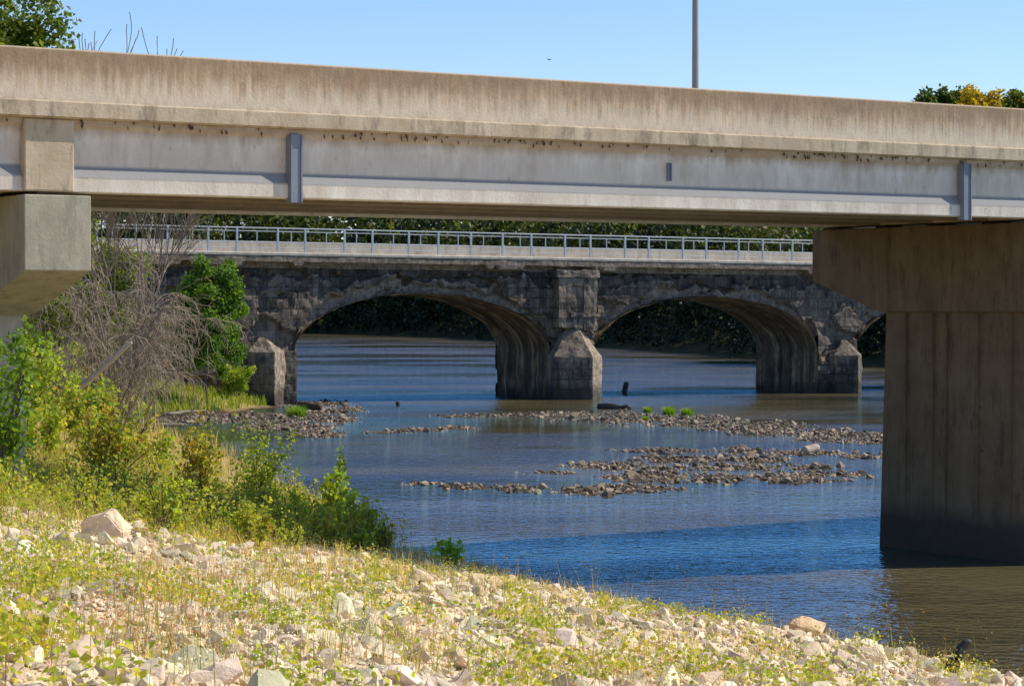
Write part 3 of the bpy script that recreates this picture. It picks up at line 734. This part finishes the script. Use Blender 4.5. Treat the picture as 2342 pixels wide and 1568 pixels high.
# trees of the far bank rising above the road bridge
tree(50.6, 289, 7.3 + 489 * 289 / 5500, 21, [(.035, .06, .012), (.06, .10, .02), (.10, .14, .02)], 16000, .5, 'tall dark green tree above bridge', .6, 3, 5, .8, lobe=(3.0, 6, 110, 1.1))
tree(54.6, 284, 7.3 + 493 * 284 / 5500, 22, [(.12, .14, .02), (.38, .3, .03), (.55, .4, .03)], 16000, .45, 'tall tree with golden yellow autumn leaves', .6, 3, 5, .8, lobe=(4.2, 5, 110, 1.1))
tree(60.5, 286, 7.3 + 480 * 286 / 5500, 23, [(.035, .06, .012), (.06, .10, .02), (.16, .16, .02)], 16000, .5, 'dark green tree with a few yellow leaves', .6, 3, 5, .8, lobe=(5, 6, 120, 1.2))
tree(56.0, 298, 7.3 + 488 * 298 / 5500, 24, [(.035, .06, .012), (.06, .10, .02), (.16, .16, .02)], 20000, .5, 'round dark green tree on far bank', .6, 3, 5, .8, lobe=(5.0, 5, 140, 1.3))

# far wood
pts = []
seg = far_shore[1:9]
for a, b in zip(seg[:-1], seg[1:]):
    L = np.hypot(*(b - a)); nrm = np.array([-(b - a)[1], (b - a)[0]]) / L
    if nrm @ np.array([.3, 1]) < 0: nrm = -nrm
    for row, (off, hh) in enumerate(((1.5, 3.5), (6, 9), (13, 15), (23, 18), (38, 20), (60, 21), (80, 24))):
        dens_ = (3.0, 5, 6.5, 7, 7, 8, 8)[row]
        for t in np.arange(0, L, dens_ * (1 if a[0] > -100 else 1.3)):
            q = a + (b - a) * t / L + nrm * (off + R.uniform(-2, 2)) + R.uniform(-1.5, 1.5, 2)
            lp_ = q[0] / q[1]
            if -.26 < lp_ < .24 and not (row > 3 and lp_ > .17) and not (row > 5 and lp_ > .05): pts.append((q[0], q[1], hh * R.uniform(.8, 1.2) * (1 + max(0, q[1] - 320) / 420), row))
for k in range(40):  # wood on the near bank upstream of the old bridge
    yy = R.uniform(215, 330); xx = -45 - (yy - 215) * 1.2 - R.uniform(6, 60); pts.append((xx, yy, R.uniform(10, 15), 3))
P = np.array(pts); zz = height(P[:, 0], P[:, 1]); cl = []; tr = []
for (x_, y_, h_, row), z0 in zip(P, zz):
    h_ = min(h_, 3 + .062 * y_ - z0 + 4)
    nb_ = 5 if row < 1 else 13; cw = h_ * (.55 if row < 1 else .26)
    bc = np.stack([R.normal(0, cw * .6, nb_), R.normal(0, cw * .6, nb_), R.uniform(.15, .93, nb_) * h_], 1)
    br = R.uniform(.1, .2, nb_) * h_ * (1.5 if row < 1 else 1)
    nl = 90 if row < 1 else (450 if row < 5 else 400)
    k = R.integers(0, nb_, nl)
    c = bc[k] + unit(R.normal(0, 1, (nl, 3))) * (br[k] * R.uniform(.5, 1.05, nl))[:, None]
    c[:, 2] = np.abs(c[:, 2])
    tint = R.choice(4, p=[.36, .34, .23, .07])
    pal = [[(.015, .025, .007), (.035, .055, .014)], [(.03, .055, .012), (.07, .11, .02)], [(.07, .10, .014), (.2, .23, .025)], [(.12, .1, .035), (.2, .15, .05)]][tint if row > 1 else 0]
    if row <= 2: pal = [tuple(q * .5 for q in p_) for p_ in pal]  # waterside rows halved: shade under the trees put into the leaf colour
    sz = (.8 if row else .5) * (1 + max(0, y_ - 350) / 400) * (1.5 if row > 4 else 1)
    cl.append(leaves(R, c + [x_, y_, z0], sz, pal, .3, .42))
    if R.random() < .5 and row > 2: tr.append(tube([(x_ + R.normal(0, .1), y_, z0 - .2), (x_ + R.normal(0, .3), y_, z0 + h_ * .4), (x_ + R.normal(0, .6), y_, z0 + h_ * .8)], [.28, .2, .08], 5))
V, F, C = merge(cl); wood = tag(mesh('far_wood', V, F, M_far, C), 'dense green wood lining the far river bank', 'woodland', kind='stuff')
V, F, _ = merge(tr); mesh('trunks', V, F, M_bark, parent=wood)
print('wood leaves', len(C) // 4)

# grass
def blades(x, y, z, h_, w, cols, rng, bendy=.35):
    n = len(x); a = rng.uniform(0, 2 * np.pi, n); d = np.stack([np.cos(a), np.sin(a), 0 * a], 1); sd = np.stack([-np.sin(a), np.cos(a), 0 * a], 1)
    P0 = np.stack([x, y, z], 1); bnd = (rng.uniform(.1, 1, n) * bendy * h_)[:, None]; up = np.array([[0, 0, 1.]])
    h_ = h_[:, None]; w = (w * np.ones(n))[:, None]
    P1 = P0 + up * h_ * .55 + d * bnd * .35; P2 = P0 + up * h_ + d * bnd
    V = np.stack([P0 - sd * w, P0 + sd * w, P1 + sd * w * .8, P1 - sd * w * .8, P2], 1).reshape(-1, 3)
    b = np.arange(n)[:, None] * 5
    return V, [b + np.array([[0, 1, 2, 3]]), b + np.array([[3, 2, 4]])], np.repeat(cols, 5, 0)
def pick(rng, n, pal): 
    pal = np.array(pal); return pal[rng.integers(0, len(pal), n)] * rng.uniform(.65, 1.25, (n, 1))
GP = [(.24, .29, .05), (.44, .4, .12), (.6, .47, .2), (.7, .57, .32), (.56, .38, .18)]
n_ = 220000
D = np.concatenate([13 + 62 * R.random(n_) ** .8, R.uniform(75, 130, 30000)]); lat = R.uniform(-.27, .18, len(D)); x = lat * D; y = D
z, s, f, b = height(x, y, True)
patch = fbm(x * .9, y * .6, 40, 4)
slope_g = np.clip(-rocky(x, y) * .3 + .2, .0, 1) * np.clip((fbm(x * 1.1, y * .8, 44, 3) - .3) * 3, .15, 1)
den = np.maximum(slope_g, np.clip((patch - .57) * 2.6, 0, .22) * np.clip(1.2 - (x / y + .1) * 4, .3, 1))
den = np.where((s < 1.6) & (s > .1) & (y > 50), np.maximum(den, .12), den)
keep = (s > .15) & (R.random(len(x)) < den)
x, y, z, den = x[keep], y[keep], z[keep], den[keep]
hh = R.uniform(.12, .7, len(x)) * (.5 + den * 1.3)
V, F, C = blades(x, y, z - .02, hh, .0022 + .00012 * y, pick(R, len(x), GP), R, .7)
tag(mesh('grass', V, F, M_leaf, C), 'dry golden and yellow-green grass on the bank', 'grass', kind='stuff')
print('grass', len(x))
# grassy bank by the old bridge
n_ = 30000
x = R.uniform(-34, -15, n_); y = R.uniform(142, 185, n_); z, s, f, b = height(x, y, True)
keep = (s > .7) & (R.random(n_) < .1 + fbm(x * .4, y * .3, 6, 3)); x, y, z = x[keep], y[keep], z[keep]
V, F, C = blades(x, y, z - .02, R.uniform(.25, .9, len(x)), .03, pick(R, len(x), [(.16, .26, .03), (.26, .34, .04), (.38, .36, .08)]), R, .6)
tag(mesh('bank_grass', V, F, M_leaf, C), 'tall green grass on bank beside old bridge', 'grass', kind='stuff')

# low leafy weeds and small white flowers
def weeds(name, n_, latr, fn, ls, pal, hh, label, per=9, dr=(14, 68)):
    D = R.uniform(*dr, n_); lat = R.uniform(*latr, n_); x = lat * D; y = D
    z, s, f, b = height(x, y, True); keep = (s > .3) & (R.random(n_) < fn(x, y, s)); x, y, z = x[keep], y[keep], z[keep]
    hgt_ = R.uniform(.4, 1, len(x)) * hh
    st = blades(x, y, z, hgt_, .002 + .00006 * y, pick(R, len(x), [(.34, .26, .1), (.25, .28, .07)]), R, .6)
    c = np.repeat(np.stack([x, y, z], 1), per, 0); t = R.uniform(.2, 1.05, len(c))
    c = c + np.stack([R.normal(0, .07, len(c)), R.normal(0, .07, len(c)), t * np.repeat(hgt_, per)], 1)
    lv = leaves(R, c, ls, pal, 1.0)
    V, F, C = merge([st, lv]); tag(mesh(name, V, F, M_leaf, C), label, 'weeds', kind='stuff'); print(name, len(c))
LPX = [(.12, .2, .02), (.24, .34, .035), (.4, .43, .05), (.57, .47, .09)]
cl_n = lambda x, y, k, sc=.7: fbm(x * sc, y * sc, k, 4)
weeds('clover_weeds', 13500, (-.25, .2), lambda x, y, s: np.clip((cl_n(x, y, 50, .9) - .57) * 8 + np.where(x / y < -.1, .1, 0), 0, .9), .06, LPX, .42, 'low bright green leafy weeds', 10, (13, 60))
weeds('tall_weeds', 11000, (-.26, -.04), lambda x, y, s: np.clip(-rocky(x, y) * .4 + .45, 0, .9) * np.clip((cl_n(x, y, 33, 1.2) - .38) * 5, .15, 1), .08, YG, 1.2, 'tall mixed green and yellow weeds', 11, (34, 80))
weeds('wildflowers', 9000, (-.25, .0), lambda x, y, s: np.clip((cl_n(x, y, 70, .6) - .52) * 6, 0, .8), .018, [(.75, .75, .68), (.8, .8, .75)], .55, 'small white wild asters', 11, (14, 70))
weeds('dry_stalks', 17000, (-.25, .22), lambda x, y, s: np.clip((cl_n(x, y, 90, .7) - .51) * 5, 0, .8), .024, [(.5, .32, .16), (.48, .2, .1), (.66, .5, .27)], .5, 'dry reddish brown weed stalks', 8, (14, 72))
weeds('seed_stalks', 420, (-.1, .2), lambda x, y, s: (s < 6) * .8, .03, [(.4, .2, .1), (.45, .3, .15)], 1.2, 'tall reddish seed stalks', 8, (38, 68))

def tuft(x, y, h_, r_, label, z0=None, n=500):
    rng = np.random.default_rng(int(abs(x * 100))); a = rng.uniform(0, 6.28, n); q = rng.uniform(0, r_, n)
    V, F, C = blades(q * np.cos(a), q * np.sin(a), 0 * a, rng.uniform(.5, 1, n) * h_, .02, pick(rng, n, [(.16, .3, .03), (.24, .38, .04)]), rng, .7)
    o = mesh('grass_tuft', V, F, M_leaf, C); o.location = (x, y, z0 if z0 is not None else hz(x, y)); tag(o, label, 'grass', 'green tufts on the gravel bars')
tuft(10.2, 156, .7, .4, 'bright green grass tuft on gravel bar'); tuft(11.3, 155, .55, .4, 'bright green grass tuft on gravel bar')
tuft(8.9, 158, .5, .25, 'small green grass tuft on gravel bar'); tuft(-13.6, 152, .85, .6, 'bright green grass tuft on gravel spit'); tuft(8.2, 148, .3, .2, 'small green grass tuft on gravel bar')

# driftwood
def log(pts, r0, r1, mat, label, name='driftwood_log', sides=9, branches=()):
    pts = np.array(pts, float); o0 = pts[0].copy(); q = pts - o0
    t = np.linspace(0, 1, 14); L = np.linspace(0, 1, len(q)); P = np.stack([np.interp(t, L, q[:, i]) for i in range(3)], 1)
    P[:, 2] += (fbm(t * 4, o0[0], 0, 3) - .5) * r0; rad = np.interp(t, [0, 1], [r0, r1]) * (.85 + .3 * fbm(t * 7, o0[1], 0, 2)); rad[0] *= .7; rad[-1] *= .6
    ps = [tube(P, rad, sides)]; V, F = ps[0]; V = V + (fbm(V[:, 0] * 6, V[:, 1] * 6, V[:, 2] * 6, 3) - .5)[:, None] * r0 * .5
    n = len(V); V = np.vstack([V, P[0], P[-1]]); caps = [[n, (j + 1) % sides, j] for j in range(sides)] + [[n + 1, n - sides + j, n - sides + (j + 1) % sides] for j in range(sides)]
    ps = [(V, [F, np.array(caps)])]
    for b in branches: ps.append(tube(np.array(b) - o0, np.linspace(r1 * .7, .02, len(b)), 5))
    V, F, _ = merge(ps); o = mesh(name, V, F, mat, smooth=True); o.location = o0; tag(o, label, 'driftwood')
M_char = concrete('charred_wood', (.012, .011, .012), (.03, .027, .027), .1, dirtamt=.2, bump=1, rough=.5)
M_pale = concrete('bleached_wood', (.42, .34, .26), (.55, .46, .36), .3, dirtamt=.2)
M_drift = concrete('grey_driftwood', (.2, .16, .12), (.3, .25, .19), .3, dirtamt=.3)
log([(14.0, 115.4, .15), (14.75, 115.9, .2)], .25, .22, M_pale, 'short pale bleached log stranded on gravel bar')
log([(5.9, 165, .12), (8.1, 164, .1)], .26, .2, M_char, 'dark waterlogged log on gravel bar')
log([(8.9, 193, -.4), (9.2, 193, .9)], .2, .24, M_char, 'dark stump standing in the river', 'stump')
log([(-8.0, 170, -.3), (-8.1, 170, .3)], .14, .18, M_char, 'small dark stump poking out of water', 'stump')
log([(-21.2, 148, .4), (-19.2, 151, .55)], .12, .07, M_drift, 'grey driftwood branch on stony spit', branches=[[(-20, 150, .5), (-19.4, 149.4, 1.0)]])
log([(-21.5, 140, .12), (-19.2, 140.6, .15)], .13, .1, M_drift, 'weathered log lying at water edge')
log([(-14.6, 165, .35), (-12.9, 162, .2)], .3, .24, M_mud, 'rusty brown pipe-like log on stones')
log([(-19.4, 104, 3.0), (-17.9, 103.4, 4.2), (-16.2, 102.5, 5.6)], .17, .09, M_pale, 'thick broken pale branch leaning in dead brush', branches=[[(-19.4, 104, 3.0), (-20.8, 105, 1.6), (-21.6, 105, .8)]])
zc = hz(8.05, 43.6)
log([(7.9, 43.6, zc - .05), (8.05, 43.6, zc + .35), (8.3, 43.6, zc + .68)], .17, .07, M_char, 'charred black stump among shoreline rocks', 'stump', branches=[[(7.95, 43.6, zc + .15), (7.75, 43.6, zc + .4)]])
zc = hz(-1.6, 42.5); log([(-1.62, 42.5, zc), (-1.6, 42.5, zc + .2)], .07, .05, M_char, 'small charred wood stub among rocks', 'stump')

# bird in the sky
bz = 7.3 + 553 / 5500 * 150
V = np.array([(-.2, 0, 0), (0, .05, .03), (0, -.05, .03), (.22, 0, .02), (0, 0, -.05), (.05, .38, .14), (-.08, .36, .13), (.05, -.38, .14), (-.08, -.36, .13), (-.34, .05, 0), (-.34, -.05, 0)]) * .6
F3 = np.array([[0, 1, 2], [1, 3, 2], [0, 4, 1], [4, 3, 1], [0, 2, 4], [2, 3, 4], [0, 9, 10]]); F4 = np.array([[1, 3, 5, 6], [2, 8, 7, 3]])
bo = mesh('bird', V, [F3, F4], M_char); bo.location = (2.3, 150, bz); bo.rotation_euler = (.2, 0, .6); tag(bo, 'tiny dark bird gliding in clear sky', 'bird')

# ------------------------------------------------------------------ light, sky, camera
az = math.radians(33.66 - 22); el = math.radians(46)
d = Vector((math.cos(az) * math.cos(el), math.sin(az) * math.cos(el), math.sin(el)))
sun = bpy.data.lights.new('sun', 'SUN'); sun.energy = 5; sun.angle = math.radians(.5); sun.color = (1, .92, .79)
so = bpy.data.objects.new('sun', sun); scene.collection.objects.link(so); so.rotation_euler = d.to_track_quat('Z', 'Y').to_euler()
w = bpy.data.worlds.new('World'); scene.world = w; w.use_nodes = True; nt = w.node_tree; n = N(nt)
bg = nt.nodes['Background']; sky = nt.nodes.new('ShaderNodeTexSky'); sky.sky_type = 'NISHITA'; sky.sun_disc = False
sky.sun_elevation = el; sky.sun_rotation = math.pi / 2 - az; sky.air_density = 1.0; sky.dust_density = .3; sky.ozone_density = 3; sky.altitude = 300
tc = n('TexCoord').outputs['Generated']; sz = n('SeparateXYZ', {0: tc})
tint = n.ramp(sz.outputs[2], [(0.0, (1.18, 1.16, 1.17)), (.12, (.92, 1.04, 1.26)), (.22, (.72, 1.15, 1.85)), (.38, (.78, 1.05, 1.45)), (.55, (.94, .9, .84)), (1.0, (.94, .85, .76))])
sc = n.mix(1.0, sky.outputs[0], tint, 'MULTIPLY')
nt.links.new(sc, bg.inputs[0]); bg.inputs[1].default_value = .135
cam = bpy.data.cameras.new('camera'); co_ = bpy.data.objects.new('camera', cam); scene.collection.objects.link(co_)
co_.location = (0, 0, 7.3); co_.rotation_euler = (math.pi / 2, 0, 0); cam.lens = 84.54; cam.sensor_width = 36; cam.shift_y = -.0399
cam.clip_end = 9000; cam.clip_start = .5; scene.camera = co_
scene.view_settings.view_transform = 'Standard'; scene.view_settings.look = 'None'
